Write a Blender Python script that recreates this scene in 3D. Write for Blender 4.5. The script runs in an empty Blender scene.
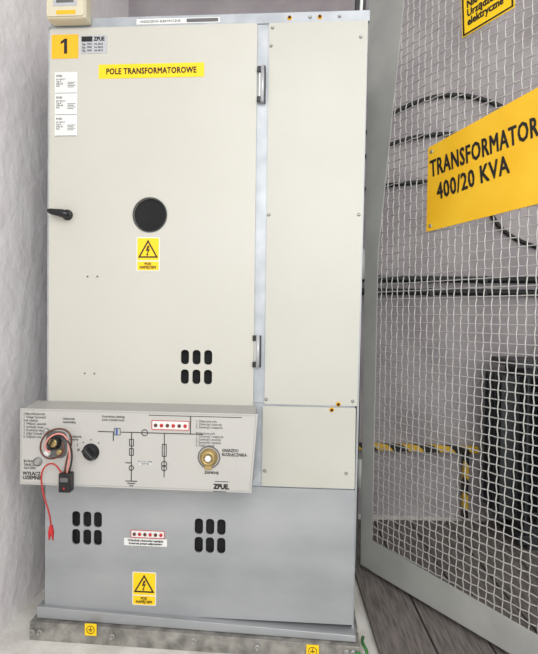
import bpy, bmesh, math, random
import numpy as np
from mathutils import Vector, Matrix
random.seed(4)
sc=bpy.context.scene
sc.view_settings.view_transform='Standard'
sc.view_settings.look='None'

# ------------------------------------------------------------ materials
def lin(c):
    return tuple(((x/255)/12.92 if x/255<=.04045 else ((x/255+.055)/1.055)**2.4) for x in c)+(1,)
def mat(name,c,rough=.5,metal=0,c2=None,scale=8,detail=4,bump=0,bscale=60,stretch=None,lo=.35,hi=.65,spec=.5,bdist=.01):
    m=bpy.data.materials.new(name);m.use_nodes=True
    nt=m.node_tree;b=nt.nodes['Principled BSDF']
    b.inputs['Base Color'].default_value=lin(c);b.inputs['Roughness'].default_value=rough
    b.inputs['Metallic'].default_value=metal
    b.inputs['Specular IOR Level'].default_value=spec
    tc=nt.nodes.new('ShaderNodeTexCoord');mp=nt.nodes.new('ShaderNodeMapping')
    nt.links.new(tc.outputs['Object'],mp.inputs[0])
    if stretch: mp.inputs['Scale'].default_value=stretch
    if c2:
        n=nt.nodes.new('ShaderNodeTexNoise');n.inputs['Scale'].default_value=scale;n.inputs['Detail'].default_value=detail
        r=nt.nodes.new('ShaderNodeValToRGB')
        r.color_ramp.elements[0].position=lo;r.color_ramp.elements[1].position=hi
        r.color_ramp.elements[0].color=lin(c);r.color_ramp.elements[1].color=lin(c2)
        nt.links.new(mp.outputs[0],n.inputs['Vector']);nt.links.new(n.outputs['Fac'],r.inputs[0]);nt.links.new(r.outputs[0],b.inputs['Base Color'])
    if bump:
        n=nt.nodes.new('ShaderNodeTexNoise');n.inputs['Scale'].default_value=bscale;n.inputs['Detail'].default_value=6
        bp=nt.nodes.new('ShaderNodeBump');bp.inputs['Strength'].default_value=bump;bp.inputs['Distance'].default_value=bdist
        nt.links.new(mp.outputs[0],n.inputs['Vector']);nt.links.new(n.outputs['Fac'],bp.inputs['Height']);nt.links.new(bp.outputs[0],b.inputs['Normal'])
    return m
M={}
M['door']=mat('powder_coat_beige',(190,188,178),.4,c2=(194,192,183),scale=2,bump=.03,bscale=700)
M['panel']=mat('powder_coat_panel',(183,182,172),.36,c2=(189,188,179),scale=3,lo=.3,hi=.7,bump=.04,bscale=700)
M['galv']=mat('galvanised_steel',(150,153,156),.42,metal=.35,c2=(172,174,176),scale=3,detail=8,bump=.04,bscale=200,stretch=(1,1,2.2),lo=.3,hi=.7)
M['galv2']=mat('galvanised_trim',(160,165,170),.4,metal=.3,c2=(180,184,188),scale=14)
M['base']=mat('weathered_base_rail',(112,110,106),.6,metal=.2,c2=(160,157,150),scale=22,detail=10,bump=.2,bscale=90)
M['box']=mat('control_front_grey',(180,178,173),.45,c2=(185,183,178),scale=4)
M['boxs']=mat('control_box_side',(166,165,161),.5)
M['dark']=mat('interior_shade',(28,28,30),.8)
M['seam']=mat('dark_grey_rubber',(70,72,72),.8)  # even dark grey for window bezel, door post and conduit clips
M['black']=mat('black_plastic',(18,18,20),.35)
M['ink']=mat('black_ink',(22,21,21),.6)
M['grey']=mat('grey_ink',(95,95,95),.6)
M['glass']=mat('tinted_window',(24,24,26),.6,c2=(34,34,36),scale=12,spec=.2)
M['yellow']=mat('sign_yellow',(248,204,8),.5)
M['amber']=mat('sign_amber',(242,178,24),.5)
M['signy']=mat('painted_sign_yellow',(236,180,24),.5,c2=(243,194,44),scale=5,detail=6)
M['white']=mat('white_label',(222,222,219),.5)
M['silver']=mat('nameplate_silver',(186,188,192),.35,metal=.3)
M['steel']=mat('zinc_steel',(175,175,172),.35,metal=.7)
M['brass']=mat('brass',(178,155,104),.35,metal=.6)
M['red']=mat('red_plastic',(190,35,38),.4)
M['redc']=mat('red_cable',(176,52,44),.45)
M['pink']=mat('pink_cable',(216,140,130),.45)
M['green']=mat('green_paint',(60,120,60),.5)
M['cream']=mat('cream_plastic',(206,198,174),.45)
M['frame']=mat('grey_painted_frame',(164,165,161),.5,c2=(177,178,173),scale=6)
M['wire']=mat('mesh_wire_zinc',(186,185,181),.38,metal=.25)
M['wall']=mat('plaster_wall',(236,231,232),.9,c2=(243,240,240),scale=5,detail=8,bump=.7,bscale=18)
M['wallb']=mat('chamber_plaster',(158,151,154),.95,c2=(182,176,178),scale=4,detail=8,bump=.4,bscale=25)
M['floor']=mat('concrete_floor',(208,205,197),.9,c2=(230,228,222),scale=9,detail=8,bump=.3,bscale=70)
M['trafo']=mat('transformer_paint',(42,45,47),.5,c2=(54,57,59),scale=10)
M['ceram']=mat('brown_porcelain',(90,50,38),.25)
M['rubber']=mat('cable_rubber',(22,22,24),.5)
M['plank']=mat('weathered_plank',(92,86,82),.9,c2=(128,121,116),scale=8,detail=8,stretch=(14,1.2,1),bump=.3,bscale=30)
def striped():
    m=bpy.data.materials.new('hazard_tape');m.use_nodes=True;nt=m.node_tree;b=nt.nodes['Principled BSDF'];b.inputs['Roughness'].default_value=.5
    tc=nt.nodes.new('ShaderNodeTexCoord');w=nt.nodes.new('ShaderNodeTexWave');w.wave_type='BANDS';w.bands_direction='DIAGONAL'
    w.inputs['Scale'].default_value=4;r=nt.nodes.new('ShaderNodeValToRGB');r.color_ramp.interpolation='CONSTANT'
    r.color_ramp.elements[0].color=lin((26,25,23));r.color_ramp.elements[1].color=lin((222,180,50));r.color_ramp.elements[1].position=.5
    nt.links.new(tc.outputs['Object'],w.inputs[0]);nt.links.new(w.outputs['Fac'],r.inputs[0]);nt.links.new(r.outputs[0],b.inputs['Base Color'])
    return m
M['hazard']=striped()

# ------------------------------------------------------------ helpers
def link(o,parent=None):
    sc.collection.objects.link(o)
    if parent: o.parent=parent
    return o
def empty(name,loc=(0,0,0),rz=0,parent=None):
    e=bpy.data.objects.new(name,None);e.empty_display_size=.05;e.location=loc;e.rotation_euler=(0,0,rz)
    return link(e,parent)
def mobj(name,verts,faces,m,parent=None,bevel=0,seg=2,smooth=False):
    me=bpy.data.meshes.new(name);me.from_pydata([tuple(v) for v in verts],[],faces);me.materials.append(m)
    bm=bmesh.new();bm.from_mesh(me);bmesh.ops.recalc_face_normals(bm,faces=bm.faces)
    if bevel: bmesh.ops.bevel(bm,geom=list(bm.edges),offset=bevel,segments=seg,profile=.5,affect='EDGES')
    bm.to_mesh(me);bm.free()
    if smooth:
        for p in me.polygons:p.use_smooth=True
    return link(bpy.data.objects.new(name,me),parent)
BF=[(0,1,2,3),(4,5,6,7),(0,1,5,4),(1,2,6,5),(2,3,7,6),(3,0,4,7)]
def boxes(name,lst,m,parent=None,bevel=0):
    V=[];F=[]
    for a,b in lst:
        x0,y0,z0=a;x1,y1,z1=b;k=len(V)
        V+=[(x0,y0,z0),(x1,y0,z0),(x1,y1,z0),(x0,y1,z0),(x0,y0,z1),(x1,y0,z1),(x1,y1,z1),(x0,y1,z1)]
        F+=[tuple(k+i for i in f) for f in BF]
    return mobj(name,V,F,m,parent,bevel)
def box(name,a,b,m,parent=None,bevel=0): return boxes(name,[(a,b)],m,parent,bevel)
def rrect(x0,z0,x1,z1,r=0,n=5):
    if x0>x1:x0,x1=x1,x0
    if z0>z1:z0,z1=z1,z0
    if r<=0:return[(x0,z0),(x1,z0),(x1,z1),(x0,z1)]
    r=min(r,(x1-x0)/2-1e-5,(z1-z0)/2-1e-5);out=[]
    for cx,cz,a in((x1-r,z0+r,-90),(x1-r,z1-r,0),(x0+r,z1-r,90),(x0+r,z0+r,180)):
        for i in range(n+1):
            t=math.radians(a+90*i/n);out.append((cx+r*math.cos(t),cz+r*math.sin(t)))
    return out
def circ(x,z,r,n=28):return[(x+r*math.cos(2*math.pi*i/n),z+r*math.sin(2*math.pi*i/n)) for i in range(n)]
def bake(o,m):
    bpy.context.view_layer.update()
    dg=bpy.context.evaluated_depsgraph_get()
    me=bpy.data.meshes.new_from_object(o.evaluated_get(dg));me.materials.clear();me.materials.append(m)
    return me
def plate(name,loops,yf,th,m,parent=None):
    cu=bpy.data.curves.new(name,'CURVE');cu.dimensions='2D';cu.fill_mode='BOTH';cu.extrude=th/2
    for L in loops:
        s=cu.splines.new('POLY');s.points.add(len(L)-1)
        for i,(x,z) in enumerate(L):s.points[i].co=(x,z,0,1)
        s.use_cyclic_u=True
    t=bpy.data.objects.new('tmp',cu);sc.collection.objects.link(t)
    me=bake(t,m);bpy.data.objects.remove(t)
    me.transform(Matrix.Translation((0,yf+th/2,0))@Matrix.Rotation(math.pi/2,4,'X'));me.name=name
    return link(bpy.data.objects.new(name,me),parent)
def text(name,s,x,z,size,m,y,parent=None,ax='LEFT',rot=0,bold=0,sx=1,lsp=1,csp=1):
    cu=bpy.data.curves.new(name,'FONT');cu.body=s;cu.size=size;cu.align_x=ax;cu.space_line=lsp;cu.extrude=.0003;cu.space_character=csp
    cu.resolution_u=2
    t=bpy.data.objects.new('tmp',cu);sc.collection.objects.link(t);me=bake(t,m);bpy.data.objects.remove(t)
    me.transform(Matrix.Rotation(math.pi/2,4,'X')@Matrix.Rotation(rot,4,'Z')@Matrix.Diagonal((sx,1,1,1)))
    if bold:   # heavier strokes: merged copies shifted by a stroke fraction
        bm=bmesh.new()
        for k,(dx,dz) in enumerate([(-1,-1),(1,-1),(-1,1),(1,1),(0,0)]):
            c=me.copy();c.transform(Matrix.Translation((dx*bold,k*.00004,dz*bold)));bm.from_mesh(c);bpy.data.meshes.remove(c)
        bm.to_mesh(me);bm.free()
    me.transform(Matrix.Translation((x,y,z)));me.name=name
    return link(bpy.data.objects.new(name,me),parent)
def tube(name,pts,r,m,parent=None,smooth=True,res=10,closed=False):
    cu=bpy.data.curves.new(name,'CURVE');cu.dimensions='3D';cu.bevel_depth=r;cu.bevel_resolution=3;cu.use_fill_caps=True;cu.resolution_u=res
    if smooth:
        s=cu.splines.new('NURBS');s.points.add(len(pts)-1);s.order_u=min(4,len(pts));s.use_endpoint_u=True
    else:
        s=cu.splines.new('POLY');s.points.add(len(pts)-1)
    for i,p in enumerate(pts):s.points[i].co=(*p,1)
    s.use_cyclic_u=closed
    t=bpy.data.objects.new('tmp',cu);sc.collection.objects.link(t);me=bake(t,m);bpy.data.objects.remove(t);me.name=name
    for p in me.polygons:p.use_smooth=True
    return link(bpy.data.objects.new(name,me),parent)
def lathe(name,prof,cx,cz,m,parent=None,axis='Y',y0=0,n=24,smooth=True):
    V=[];F=[]
    for r,h in prof:
        for i in range(n):
            a=2*math.pi*i/n
            if axis=='Y':V.append((cx+r*math.cos(a),y0-h,cz+r*math.sin(a)))
            else:V.append((cx+r*math.cos(a),y0+r*math.sin(a),cz+h))
    for j in range(len(prof)-1):
        for i in range(n):F.append((j*n+i,j*n+(i+1)%n,(j+1)*n+(i+1)%n,(j+1)*n+i))
    F.append(tuple(range(n)));F.append(tuple((len(prof)-1)*n+i for i in range(n)))
    o=mobj(name,V,F,m,parent)
    if smooth:
        for p in o.data.polygons:
            if len(p.vertices)==4:p.use_smooth=True
    return o
def screw(name,x,z,y,m,parent,r=.006):
    return lathe(name,[(r*1.5,0),(r*1.5,.001),(r,.0012),(r*.95,.004),(r*.5,.0055)],x,z,m,parent,y0=y,n=12)
def slots(xs,zs,w,h):return[rrect(x-w/2,z-h/2,x+w/2,z+h/2,w*.42,4) for z in zs for x in xs]

# ------------------------------------------------------------ room
YB=1.2
box('floor',(-.35,-2.6,-.1),(2.8,YB+.15,0),M['floor'])
box('wall_left',(-.296,-1.9,0),(-.146,YB+.15,2.85),M['wall'])
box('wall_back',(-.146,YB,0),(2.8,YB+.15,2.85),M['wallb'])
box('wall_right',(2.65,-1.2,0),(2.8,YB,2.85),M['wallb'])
box('ceiling',(-.296,-1.6,2.85),(2.8,YB+.15,2.95),M['wall'])

pl=empty('wooden_plank_floor',(1.13,-.95,0),.06)
for i in range(8):
    box('plank_%d'%(i+1),(i*.18,0,.001),(i*.18+.173,2.02,.02),M['plank'],pl,.002)

# ------------------------------------------------------------ switchgear cabinet
cab=empty('switchgear_cabinet')
box('carcass',(.004,.033,.06),(.990,.85,1.954),M['dark'],cab)  # solid near-black block; its colour stands in for shade behind the vents
box('side_panel_left',(.0,.012,.05),(.004,.86,1.96),M['galv'],cab)
mobj('side_panel_right',[(.990,.012,.05),(.996,.012,.05),(.996,.86,.05),(.990,.86,.05),(1.006,.012,1.96),(1.013,.012,1.96),(1.013,.86,1.96),(1.006,.86,1.96)],BF,M['galv'],cab)
box('rear_panel',(.0,.85,.05),(1.0,.861,1.96),M['galv'],cab)
box('roof_panel',(.0,.013,1.955),(1.012,.859,1.963),M['galv'],cab)
box('top_rail',(.012,.006,1.951),(1.018,.03,1.984),M['galv2'],cab,.0015)
box('top_rail_lip',(.012,.03,1.978),(1.018,.06,1.983),M['galv2'],cab)
box('left_post',(.001,.008,.05),(.012,.032,1.95),M['galv2'],cab)
box('centre_post',(.672,.008,.772),(.712,.032,1.95),M['galv2'],cab,.001)
box('mid_rail',(.013,.009,.5),(.990,.031,.771),M['galv2'],cab)
vx=[.455,.492,.529];vz=[.913,.851]
doorloops=[rrect(.010,.752,.673,1.950,.006),circ(.339,1.360,.052,36)]+slots(vx,vz,.026,.046)
plate('bay_door',doorloops,0,.006,M['door'],cab)
boxes('door_folded_edge',[((.0105,.006,.7525),(.014,.026,1.9495)),((.669,.006,.7525),(.6725,.026,1.9495)),((.014,.006,1.946),(.669,.026,1.9495)),((.014,.006,.7525),(.669,.026,.756))],M['door'],cab)
plate('inspection_window',[circ(.339,1.360,.0535,36)],.0062,.002,M['glass'],cab)
plate('window_bezel',[circ(.339,1.360,.0555,36),circ(.339,1.360,.052,36)],-.0025,.003,M['seam'],cab)
plate('blank_panel_upper',[[(.708,.770),(.996,.770),(1.011,1.950),(.709,1.950)]],.002,.006,M['panel'],cab)
plate('blank_panel_lower',[rrect(.703,.512,.992,.764,.003)],.002,.006,M['panel'],cab)
lx=[.103,.140,.175];lz=[.384,.326];rx=[.504,.540,.576];rz=[.376,.317]
plate('cable_compartment_cover',[rrect(.0,.085,.993,.508,.003)]+slots(lx,lz,.027,.05)+slots(rx,rz,.027,.05),.002,.006,M['galv'],cab)
for i,(x,z) in enumerate([(.720,1.935),(.835,1.966),(.925,1.966),(.990,1.90),(.716,1.88),(.715,1.36),(.992,1.36),(.714,.785),(.982,.785)]):
    screw('screw_%d'%(i+1),x,z,(.002 if z<1.95 else .006),M['steel'],cab,.0035)
for i,(x,z) in enumerate([(.772,1.966),(.865,1.966),(.918,.757),(.938,.775)]):
    screw('yellow_screw_%d'%(i+1),x,z,(.002 if z<1.95 else .006),M['amber'],cab,.005)
    screw('screw_hub_%d'%(i+1),x,z,(-.003 if z<1.95 else .001),M['black'],cab,.003)
for i,(x,z) in enumerate([(.138,1.165),(.170,1.165),(.130,.855),(.162,.855)]):
    lathe('rivet_%d'%(i+1),[(.003,0),(.003,.001),(.001,.002)],x,z,M['grey'],cab,n=10)
screw('screw_20',.712,.56,.002,M['steel'],cab,.0035);screw('screw_21',.965,.56,.002,M['steel'],cab,.0035)
for k,(x,z0,z1) in enumerate([(.688,1.705,1.815),(.683,.885,.985)]):
    h=empty('door_hinge_%d'%(k+1),parent=cab)
    box('leaf',(x-.010,-.004,z0),(x+.012,.008,z1),M['steel'],h,.002)
    lathe('pin',[(.0065,0),(.0065,z1-z0)],x+.004,z0,M['silver'],h,axis='Z',y0=-.008,n=14)
    box('hinge_edge',(x+.009,-.012,z0),(x+.013,.008,z1),M['black'],h,.001)
    box('hinge_block',(x-.013,-.010,z0+.0),(x+.008,-.002,z0+.018),M['black'],h,.002)
    box('hinge_block_b',(x-.013,-.010,z1-.018),(x+.008,-.002,z1),M['black'],h,.002)
hd=empty('door_handle',parent=cab)
lathe('boss',[(.017,0),(.017,.006),(.013,.010),(.012,.022),(.008,.026)],.072,1.360,M['black'],hd,n=20)
V=[];F=[]
prof=[(.090,1.358,.010,.010),(.066,1.361,.013,.011),(.046,1.364,.011,.010),(.028,1.367,.009,.009),(.020,1.369,.006,.006)]
for x,z,hz,hy in prof:
    for a in range(10):
        t=2*math.pi*a/10;V.append((x,-.027+hy*math.cos(t),z+hz*math.sin(t)))
for j in range(4):
    for i in range(10):F.append((j*10+i,j*10+(i+1)%10,(j+1)*10+(i+1)%10,(j+1)*10+i))
F+= [tuple(range(10)),tuple(40+i for i in range(10))]
mobj('lever',V,F,M['black'],hd,smooth=True)
br=empty('base_frame',parent=cab)
V=[(-.035,-.03,.0),(1.012,-.05,.0),(1.012,-.05,.048),(-.035,-.03,.060),(-.035,.03,.0),(1.012,.03,.0),(1.012,.03,.048),(-.035,.03,.060)]
mobj('front_angle',V,BF,M['base'],br,.002)
V=[(-.02,-.012,.062),(1.0,-.03,.05),(1.0,-.03,.07),(-.02,-.012,.10),(-.02,.029,.062),(1.0,.029,.05),(1.0,.029,.07),(-.02,.029,.10)]
mobj('upper_flange',V,BF,M['galv'],br,.002)
for s in (0,1): box('skid_%d'%(s+1),(-.03+s*.98,.03,0),(.03+s*.98,.85,.06),M['base'],br)
for i,x in enumerate([-.02,.005,.24,.50,.70,.97,.99]):
    lathe('bolt_%d'%(i+1),[(.009,0),(.009,.006),(.005,.007),(.005,.016)],x,.033,M['steel'],br,y0=-.05 if x>.5 else -.036,n=6,smooth=False)
for k,(x,z,y) in enumerate([(.170,.050,-.0368),(.868,.03,-.0505)]):
    plate('earth_sticker_%d'%(k+1),[rrect(x-.019,z-.019,x+.019,z+.019,.002)],y-.003,.002,M['yellow'],br)
    plate('earth_ring_%d'%(k+1),[circ(x,z,.013),circ(x,z,.0115)],y-.004,.001,M['ink'],br)
    boxes('earth_symbol_%d'%(k+1),[((x-.007,y-.004,z-.001),(x+.007,y-.0032,z+.001)),((x-.004,y-.004,z-.005),(x+.004,y-.0032,z-.0035)),((x-.001,y-.004,z),(x+.001,y-.0032,z+.009))],M['ink'],br)
tube('earth_wire',[(1.0,-.056,.035),(1.03,-.08,.03),(1.035,-.06,.05),(1.015,-.02,.045),(1.03,.05,.02)],.005,M['green'],br)
tube('signal_cable',[(.995,.08,1.96),(.998,.09,2.05),(1.006,.10,2.2),(1.01,.12,2.5),(1.01,.14,2.85)],.005,M['white'])

# ------------------------------------------------------------ labels on the cabinet
def label(name,x0,z0,x1,z1,m,y=-.0012,r=.001,th=.001,parent=None):
    return plate(name,[rrect(x0,z0,x1,z1,r)],y,th,m,parent)
e=empty('bay_number_sticker');label('sticker',.017,1.855,.104,1.930,M['amber'],parent=e)
plate('digit_one',[[(.058,1.870),(.068,1.870),(.068,1.917),(.060,1.917),(.047,1.908),(.047,1.900),(.058,1.906)]],-.002,.0008,M['ink'],e)
e=empty('rating_plate');label('plate',.112,1.869,.197,1.925,M['silver'],parent=e)
label('band',.115,1.906,.150,1.922,M['ink'],-.002,parent=e);text('brand','ZPUE',.155,1.908,.017,M['ink'],-.0022,e,bold=.0004,sx=.85)
for i in range(3):
    text('line_%d'%i,'Typ  TPM    Nr 0412',.116,1.895-i*.010,.008,M['ink'],-.0022,e)
e=empty('bay_name_sign');label('plate',.171,1.789,.508,1.833,M['yellow'],parent=e)
text('lettering','POLE TRANSFORMATOROWE',.3395,1.802,.026,M['ink'],-.002,e,'CENTER',bold=.0006,sx=.78,csp=1.08)
e=empty('paper_data_label')
label('paper',.028,1.610,.102,1.812,M['white'],parent=e)
for i,zt in enumerate([1.803,1.735,1.668]):
    text('head_%d'%i,'KOD ',.033,zt-.006,.009,M['ink'],-.0022,e)
    text('small_%d'%i,'Nr 3412-7\nTyp B\nData 06\nRok',.033,zt-.016,.007,M['grey'],-.0022,e)
    boxes('code_%d'%i,[((.070,-.0022,zt-.024-.005*k),(.096-.006*(k%2),-.0015,zt-.0225-.005*k)) for k in range(4)],M['grey'],e)
    label('rule_%d'%i,.03,zt-.0575,.10,zt-.0565,M['grey'],-.0022,0,.0008,parent=e)
e=empty('maker_strip_label');label('strip',.29,1.958,.555,1.975,M['white'],.0048,parent=e)
text('lettering_a','URZĄDZENIA ELEKTRYCZNE',.30,1.963,.010,M['grey'],.004,e);label('band',.45,1.961,.55,1.972,M['grey'],.004,parent=e)

def warning(x0,z0,x1,z1,y):
    e=empty('high_voltage_warning_sign')
    h=z1-z0;w=x1-x0;sp=z0+h*.30
    label('backing',x0,z0,x1,z1,M['white'],y,.005,parent=e)
    label('yellow_field',x0+.003,sp+.002,x1-.003,z1-.003,M['yellow'],y-.001,.003,parent=e)
    label('text_field',x0+.003,z0+.003,x1-.003,sp-.002,M['yellow'],y-.001,.002,parent=e)
    cx=(x0+x1)/2;b=sp+.010;t=z1-.008;hw=w*.43
    O=[(cx-hw,b),(cx+hw,b),(cx,t)]
    c=((cx),(b*2+t)/3);I=[(c[0]+(p[0]-c[0])*.76,c[1]+(p[1]-c[1])*.76) for p in O]
    plate('triangle',[O,I],y-.002,.001,M['ink'],e)
    s=(t-b)
    bolt=[(.09,.66),(-.03,.66),(-.12,.36),(-.01,.40),(-.06,.20),(-.11,.21),(-.04,.09),(.03,.22),(-.02,.21),(.11,.49),(.0,.45)]
    plate('bolt',[[(cx+p[0]*s,b+p[1]*s) for p in bolt]],y-.002,.001,M['ink'],e)
    text('text','POD\nNAPIĘCIEM',cx,sp-.013,.0115,M['ink'],y-.002,e,'CENTER',lsp=.95,bold=.0002,sx=.92)
warning(.297,1.183,.372,1.290,-.0012)
warning(.290,.114,.368,.222,.0008)

def red_strip(name,x0,z0,x1,z1,y,n,parent):
    e=empty(name,parent=parent)
    label('housing',x0,z0,x1,z1,M['white'],y-.004,.002,.005,parent=e)
    plate('outline',[rrect(x0,z0,x1,z1,.002),rrect(x0+.002,z0+.002,x1-.002,z1-.002,.002)],y-.0045,.001,M['red'],e)
    for i in range(n):
        x=x0+(x1-x0)*(i+.7)/(n+.4)
        lathe('socket_%d'%(i+1),[(.0055,0),(.0055,.002),(.003,.003)],x,(z0+z1)/2-.001,M['red' if i%2 else 'ceram'],e,y0=y-.004,n=12)
    return e
e=empty('voltage_indicator_strip')
label('text_backing',.262,.306,.402,.330,M['white'],.0008,parent=e)
text('caption','Wskaźnik obecności napięcia\nKontrola przed załączeniem',.332,.320,.0095,M['ink'],.0,e,'CENTER',bold=.0002)
red_strip('indicator',.285,.333,.395,.358,.001,6,e)

# ------------------------------------------------------------ control box
cb=empty('control_panel_box')
YF=-.10
mobj('housing',[(-.026,YF+.003,.526),(.678,YF+.003,.526),(.676,.002,.526),(-.026,.002,.526),(-.026,YF+.003,.753),(.690,YF+.003,.753),(.684,.002,.765),(-.026,.002,.765)],BF,M['boxs'],cb,.002)
plate('front_panel',[[(-.029,.524),(.680,.522),(.697,.756),(-.029,.756)]],YF,.004,M['box'],cb)
plate('panel_outline',[[(-.027,.527),(.677,.525),(.693,.753),(-.027,.753)],[(-.024,.530),(.674,.528),(.690,.750),(-.024,.750)]],YF-.0005,.0008,M['boxs'],cb)
yt=YF-.001
text('notes_left','Odłącznik/uziemnik\n1. Uwaga! Sprawdzić\nbrak napięcia\n2. Włączyć uziemnik\n3. Zamknąć drzwi\n4. Przekręcić klucz\n5. Zdjąć blokadę\n6. Załączyć pole',-.018,.737,.0105,M['grey'],yt,cb,lsp=.95,sx=.8)
text('notes_left_b','BLOKADA\nZAŁĄCZENIA\nODCZEPU',-.017,.592,.0105,M['ink'],yt,cb,sx=.8)
text('notes_left_c','WYŁĄCZ\nUZIEMNIK',-.02,.553,.0150,M['ink'],yt,cb,lsp=.85,sx=.9,bold=.0003)
text('notes_earth','Uziemnik\nzamknięty',.105,.725,.010,M['ink'],yt,cb)
text('notes_earth_b','Rozłącznik\notwarty',.125,.672,.009,M['ink'],yt,cb)
text('notes_mid','Instrukcja obsługi\npola transformat.',.262,.735,.010,M['ink'],yt,cb,'CENTER')
text('notes_right','1. Załączanie pola\n2. Otworzyć uziemnik\n3. Zamknąć rozłącznik\n\nWyłączanie pola\n1. Otworzyć rozłącznik\n2. Zamknąć uziemnik\n3. Sprawdzić napięcie\n4. Zdjąć osłonę',.513,.728,.0095,M['grey'],yt,cb,lsp=.95,sx=.9)
text('notes_lock','GNIAZDO\nROZŁĄCZNIKA',.592,.642,.0125,M['ink'],yt,cb,sx=.85,bold=.0002)
text('notes_lock_b','ZAMKNIJ',.540,.575,.0105,M['ink'],yt,cb,bold=.0002)
text('maker_mark','ZPUE.',.568,.531,.020,M['ink'],yt,cb,bold=.0009,sx=.9)
label('maker_rule',.572,.552,.612,.5535,M['ink'],yt,0,.0008,parent=cb);label('maker_rule_b',.566,.522,.606,.5235,M['ink'],yt,0,.0008,parent=cb)
y=YF-.0006
def L(a,b,c,d,w=.0022):
    if abs(a-c)<1e-6:return((a-w/2,y-.0008,min(b,d)),(a+w/2,y,max(b,d)))
    return((min(a,c),y-.0008,b-w/2),(max(a,c),y,b+w/2))
segs=[L(.215,.692,.262,.692),L(.285,.692,.535,.692),L(.318,.692,.318,.545),L(.418,.692,.418,.560),L(.497,.745,.497,.692),L(.37,.745,.65,.745,.0015),L(.30,.545,.336,.545),L(.306,.538,.330,.538),L(.312,.531,.324,.531),L(.262,.665,.262,.692),L(.30,.600,.318,.600)]
boxes('diagram_lines',segs,M['ink'],cb)
for i,(a,b,c,d) in enumerate([(.311,.650,.325,.672),(.311,.622,.325,.644),(.411,.622,.425,.66),(.264,.682,.284,.704)]):
    plate('diagram_block_%d'%i,[rrect(a,b,c,d),rrect(a+.002,b+.002,c-.002,d-.002)],y-.0008,.0008,M['ink'] if i<3 else M['grey'],cb)
for i,(cx,cz,r) in enumerate([(.358,.692,.010),(.418,.600,.009),(.418,.588,.009),(.318,.585,.008)]):
    plate('diagram_ring_%d'%i,[circ(cx,cz,r),circ(cx,cz,r-.002)],y-.001,.0008,M['ink'],cb)
boxes('diagram_bar',[((.27,y-.0012,.683),(.275,y,.703))],mat('blue_ink',(50,90,160),.6),cb)
label('diagram_box',.342,.595,.378,.608,M['white'],y-.0003,0,.0006,parent=cb);text('diagram_txt','ROZŁĄCZNIK\nUZIEMNIK',.360,.603,.0065,M['ink'],y-.001,cb,'CENTER')
red_strip('indicator_strip',.380,.703,.494,.731,YF-.0005,6,cb)
sw=empty('rotary_switch',parent=cb)
lathe('dial',[(.026,0),(.026,.002),(.021,.003),(.020,.010),(.018,.014)],.193,.629,M['black'],sw,y0=YF,n=32)
mobj('grip',[(.172,YF-.012,.638),(.186,YF-.012,.650),(.216,YF-.012,.618),(.204,YF-.012,.606),(.175,YF-.034,.638),(.186,YF-.034,.647),(.213,YF-.034,.618),(.204,YF-.034,.609)],BF,M['black'],sw,.003)
for i,a in enumerate([50,90,130,170]):
    t=math.radians(a);x=.193+.037*math.cos(t);z=.629+.037*math.sin(t)
    lathe('mark_%d'%i,[(.002,0),(.002,.0008)],x,z,M['ink'],sw,y0=YF,n=8)
text('mark_text','I\n0',.150,.645,.014,M['ink'],yt,sw,lsp=1.1)
ks=empty('disconnector_socket',parent=cb)
plate('scale_ring',[circ(.553,.624,.034,36),circ(.553,.624,.030,36)],YF-.001,.001,M['grey'],ks)
lathe('collar',[(.027,0),(.027,.004),(.022,.006),(.020,.018),(.014,.018),(.013,.006)],.553,.624,M['brass'],ks,y0=YF,n=28)
lathe('core',[(.010,0),(.010,.02),(.007,.022)],.553,.624,M['white'],ks,y0=YF,n=6,smooth=False)
box('tab',(.541,YF-.008,.588),(.563,YF,.602),M['brass'],ks,.002)
es=empty('earthing_switch_socket',parent=cb)
plate('mount',[rrect(.055,.608,.118,.690,.02)],YF-.003,.003,M['grey'],es)
lathe('socket_barrel',[(.022,0),(.022,.010),(.017,.012),(.016,.018),(.010,.018),(.009,.01)],.082,.657,M['black'],es,y0=YF,n=24)
lathe('socket_ring',[(.013,0),(.013,.019),(.009,.019)],.082,.657,M['brass'],es,y0=YF,n=20)
lathe('key_knob',[(.010,0),(.010,.02),(.006,.024)],.063,.625,M['white'],es,y0=YF,n=16)
lathe('key_knob_b',[(.009,0),(.009,.014),(.006,.016)],.100,.628,M['brass'],es,y0=YF,n=16)
lathe('padlock_pin',[(.008,0),(.008,.01),(.004,.012)],.055,.690,M['steel'],es,y0=YF,n=12)
lathe('left_boss',[(.014,0),(.014,.003),(.008,.004),(.008,.009)],.028,.595,M['steel'],es,y0=YF,n=16)

tc=empty('voltage_tester')
box('tester_body',(.106,-.132,.512),(.142,-.1005,.570),M['black'],tc,.004)
label('tester_label',.112,.545,.136,.558,M['grey'],-.1332,.001,parent=tc)
lathe('tester_led',[(.003,0),(.003,.002),(.001,.003)],.124,.526,M['red'],tc,y0=-.132,n=10)
def PX(px,py,y=-.13):return(.090+(px-58)*.00302,y,.662-(py-440)*.0030)
tube('lead_dark',[PX(68,474,-.12),PX(70,458),PX(79,440),PX(74,427),PX(60,425),PX(46,434),PX(43,452),PX(58,460),PX(72,448),PX(66,440,-.125)],.0028,M['ceram'],tc)
tube('lead_pink',[PX(70,474,-.12),PX(75,455),PX(76,437,-.135),PX(66,428,-.135),PX(50,436),PX(48,448),PX(54,450,-.125)],.0026,M['pink'],tc)
tube('lead_red',[PX(66,474,-.12),PX(62,460),PX(50,460),PX(44,475),PX(50,500),PX(54,512,-.125),PX(54,524,-.118)],.0026,M['redc'],tc)
tube('lead_black',[PX(71,474,-.12),PX(77,462),PX(79,446,-.135),PX(70,430,-.135),PX(56,434),PX(52,448,-.125)],.0026,M['rubber'],tc)
cx,_,cz=PX(54,532)
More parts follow.
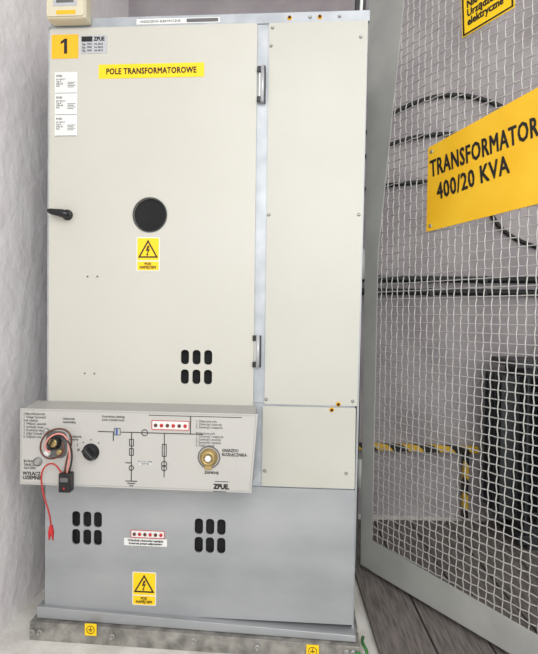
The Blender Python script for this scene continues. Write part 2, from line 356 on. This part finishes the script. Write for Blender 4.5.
V=[(cx-.004,-.122,cz+.022),(cx+.004,-.122,cz+.022),(cx+.008,-.122,cz),(cx+.006,-.122,cz-.024),(cx+.001,-.122,cz-.002),(cx-.006,-.122,cz-.024),(cx-.008,-.122,cz)]
V2=[(a,-.112,c) for a,b,c in V];n=len(V)
mobj('crocodile_clip',V+V2,[tuple(range(n)),tuple(range(n,2*n))]+[(i,(i+1)%n,n+(i+1)%n,n+i) for i in range(n)],M['red'],tc,.0012)

# small junction box fixed to the face of the cabinet's top rail
jb=empty('electrical_junction_box')
box('body',(.020,-.045,1.957),(.146,.0055,2.075),M['cream'],jb,.007)
plate('front_cover',[rrect(.024,1.962,.142,2.071,.008)],-.049,.006,M['cream'],jb)
label('orange_label',.055,1.967,.116,1.979,M['amber'],-.050,parent=jb)
label('window',.045,1.992,.120,2.03,M['silver'],-.050,parent=jb)
label('window_scale',.055,2.002,.110,2.012,M['grey'],-.051,parent=jb)

# ------------------------------------------------------------ mesh door
md=empty('wire_mesh_door',(1.065,.52,0),math.atan2(-.811,.585))
DW,DH=1.12,2.5
plate('hinge_stile',[[(0,.04),(.066,.04),(.068,.5),(.075,1.3),(.19,2.2),(.23,DH),(0,DH)]],0,.004,M['frame'],md)
box('hinge_stile_return',(0,0,.04),(.004,.04,DH),M['frame'],md)
plate('bottom_rail',[[(.066,.045),(DW,.045),(DW,.125),(.066,.165)]],0,.004,M['frame'],md)
box('bottom_rail_return',(.0,0,.04),(DW,.035,.045),M['frame'],md)
box('lock_stile',(DW-.05,0,.045),(DW,.03,DH),M['frame'],md,.001)
box('top_rail_bar',(.0,0,DH-.05),(DW,.03,DH),M['frame'],md,.001)
P=.029;A=.0018;R=.0021;ns=6
V=[];F=[]
def wire(pts):
    k=len(V)
    for i,p in enumerate(pts):
        t=(Vector(pts[min(i+1,len(pts)-1)])-Vector(pts[max(i-1,0)])).normalized()
        a=Vector((0,1,0));b=t.cross(a).normalized();a=b.cross(t)
        for j in range(ns):
            th=2*math.pi*j/ns;q=Vector(p)+a*(R*math.cos(th))+b*(R*math.sin(th));V.append(tuple(q))
    for i in range(len(pts)-1):
        for j in range(ns):F.append((k+i*ns+j,k+i*ns+(j+1)%ns,k+(i+1)*ns+(j+1)%ns,k+(i+1)*ns+j))
nx=int((DW-.06)/P);nz=int((DH-.1)/P);x0=.06;z0=.10;yc=.008
for i in range(nx+1):
    pts=[]
    for j in range(nz):
        s=1 if (i+j)%2 else -1
        for u in(-.2,.2):
            pts.append((x0+i*P,yc+s*A,z0+(j+u)*P))
    wire(pts)
for j in range(nz+1):
    pts=[]
    for i in range(nx+1):
        s=-1 if (i+j)%2 else 1
        for u in(-.2,.2):
            pts.append((x0+(i+u)*P,yc+s*A,z0+j*P))
    wire(pts)
me=bpy.data.meshes.new('woven_wire');me.from_pydata(V,[],F);me.materials.append(M['wire'])
for p in me.polygons:p.use_smooth=True
link(bpy.data.objects.new('woven_wire',me),md)
hp=empty('door_post');box('post',(1.016,.53,0),(1.055,.60,DH+.05),M['seam'],hp,.002)
for z in(.35,1.2,2.1):lathe('hinge_%d'%int(z*10),[(.011,0),(.011,.12)],1.060,z,M['frame'],hp,axis='Z',y0=.53,n=12)

ts=empty('transformer_name_sign',(1.065,.52,0),math.atan2(-.811,.585))
ys=-.008
plate('board',[[(.328,1.638),(.326,1.346),(.790,1.378),(.786,1.716)]],ys,.003,M['signy'],ts)
text('line_1','TRANSFORMATOR',.342,1.533,.082,M['ink'],ys-.001,ts,rot=.090,bold=.0013,sx=.53,csp=1.10)
text('line_2','400/20 KVA',.374,1.450,.080,M['ink'],ys-.001,ts,rot=.12,bold=.0013,sx=.64,csp=1.08)
for i,(x,z) in enumerate([(.345,1.62),(.345,1.365),(.77,1.69),(.77,1.395)]):
    lathe('sign_screw_%d'%i,[(.006,0),(.006,.003),(.003,.004)],x,z,M['steel'],ts,y0=ys,n=12)
w2=empty('do_not_touch_sign',(1.065,.52,0),math.atan2(-.811,.585))
plate('board',[[(.464,1.958),(.650,1.970),(.640,2.19),(.452,2.178)]],ys,.003,M['yellow'],w2)
plate('border',[[(.467,1.961),(.647,1.973),(.637,2.187),(.455,2.175)],[(.473,1.967),(.641,1.978),(.632,2.182),(.461,2.170)]],ys-.001,.001,M['ink'],w2)
text('lettering','Nie dotykać!\nUrządzenie\nelektryczne',.480,2.046,.034,M['ink'],ys-.001,w2,rot=.08,bold=.0009,sx=.82,lsp=.85)

# ------------------------------------------------------------ chamber behind mesh
def W(px,py,y=YB-.013):return(1.238+(px-390)*.0050,y,2.09-(py-110)*.0052)
for pts in ([W(368,126),W(390,108),W(430,90),W(470,88),W(505,100),W(535,118)],
            [W(368,150),W(395,135),W(440,124),W(500,130),W(550,150)],
            [W(495,200),W(500,222),W(520,236),W(560,244)],
            [W(368,182),W(400,176),W(450,172),W(560,172)]):
    tube('power_cable',pts,.011,M['rubber'])
for i,z in enumerate([1.245,1.18]):
    e=empty('cable_conduit')
    tube('pipe',[(1.02,YB-.03,z),(2.64,YB-.03,z)],.017,M['rubber'],e,smooth=False)
    for k in range(6):
        x=1.2+k*.27;box('clip_%d'%k,(x-.010,YB-.05,z-.019),(x+.010,YB-.0005,z+.019),M['seam'],e,.003)
e=empty('hazard_striped_rail')
box('rail',(1.05,YB-.06,.355),(1.72,YB-.02,.388),M['hazard'],e,.003)
box('drop',(1.645,YB-.062,.0205),(1.672,YB-.022,.355),M['hazard'],e,.003)
tr=empty('oil_power_transformer')
dx=.085
box('tank',(1.72+dx,.80,.08),(2.38+dx,1.05,.83),M['trafo'],tr,.005)
boxes('cooling_fins',[((1.70+dx+i*.05,.71,.14),(1.706+dx+i*.05,.80,.79)) for i in range(14)]+[((1.63+dx,.82+i*.045,.14),(1.72+dx,.826+i*.045,.79)) for i in range(6)],M['trafo'],tr)
boxes('fin_ribs',[((1.69+dx,.708,z),(2.37+dx,.712,z+.012)) for z in(.2,.72)],M['trafo'],tr)
box('lid_flange',(1.66+dx,.74,.83),(2.42+dx,1.08,.86),M['trafo'],tr,.004)
box('base_skid',(1.70+dx,.78,.04),(2.40+dx,1.05,.08),M['trafo'],tr,.004)
boxes('feet',[((1.74+dx,.78,.0205),(1.82+dx,1.05,.04)),((2.26+dx,.78,.0205),(2.34+dx,1.05,.04))],M['trafo'],tr)
for k in range(3):
    x=2.04+k*.15
    prof=[(.035,0),(.035,.02)]
    for i in range(5):prof+=[(.022,.03+i*.03),(.038,.038+i*.03),(.036,.044+i*.03),(.022,.05+i*.03)]
    prof+=[(.012,.19),(.012,.23)]
    lathe('bushing_%d'%(k+1),prof,x,.86,M['ceram'],tr,axis='Z',y0=.92,n=18)

# ------------------------------------------------------------ light
w=bpy.data.worlds.new('World');sc.world=w;w.use_nodes=True
w.node_tree.nodes['Background'].inputs[0].default_value=(.98,.99,1,1);w.node_tree.nodes['Background'].inputs[1].default_value=1.05
def area(name,loc,tgt,size,power,col=(1,1,1)):
    l=bpy.data.lights.new(name,'AREA');l.energy=power;l.size=size;l.color=col
    o=bpy.data.objects.new(name,l);o.location=loc;o.rotation_euler=(Vector(tgt)-Vector(loc)).to_track_quat('-Z','Y').to_euler();link(o)
area('daylight_opening',(1.4,-3.3,2.2),(.1,0,.7),2.4,88,(1,1,.99))
area('chamber_area_light',(1.9,.2,2.8),(1.7,.4,0),.6,7,(1,.98,.95))  # weak area light out of view above the chamber, aimed down

# ------------------------------------------------------------ camera
p,ro,yw=-.01979,.01173,.0726
cy,sy=math.cos(yw),math.sin(yw);cp,sp=math.cos(p),math.sin(p);cr,sr=math.cos(ro),math.sin(ro)
right=Vector((cy,sy,0));f0=Vector((-sy,cy,0));u0=Vector((0,0,1))
fwd=f0*cp+u0*sp;up=-f0*sp+u0*cp
r2=right*cr+up*sr;u2=-right*sr+up*cr
cam=bpy.data.cameras.new('camera');co=bpy.data.objects.new('camera',cam);link(co)
mw=Matrix((( r2.x,u2.x,-fwd.x,.8422),(r2.y,u2.y,-fwd.y,-1.68156),(r2.z,u2.z,-fwd.z,1.04472),(0,0,0,1)))
co.matrix_world=mw
cam.sensor_fit='VERTICAL';cam.sensor_height=24;cam.lens=24*540.95/654;cam.clip_start=.02
sc.camera=co
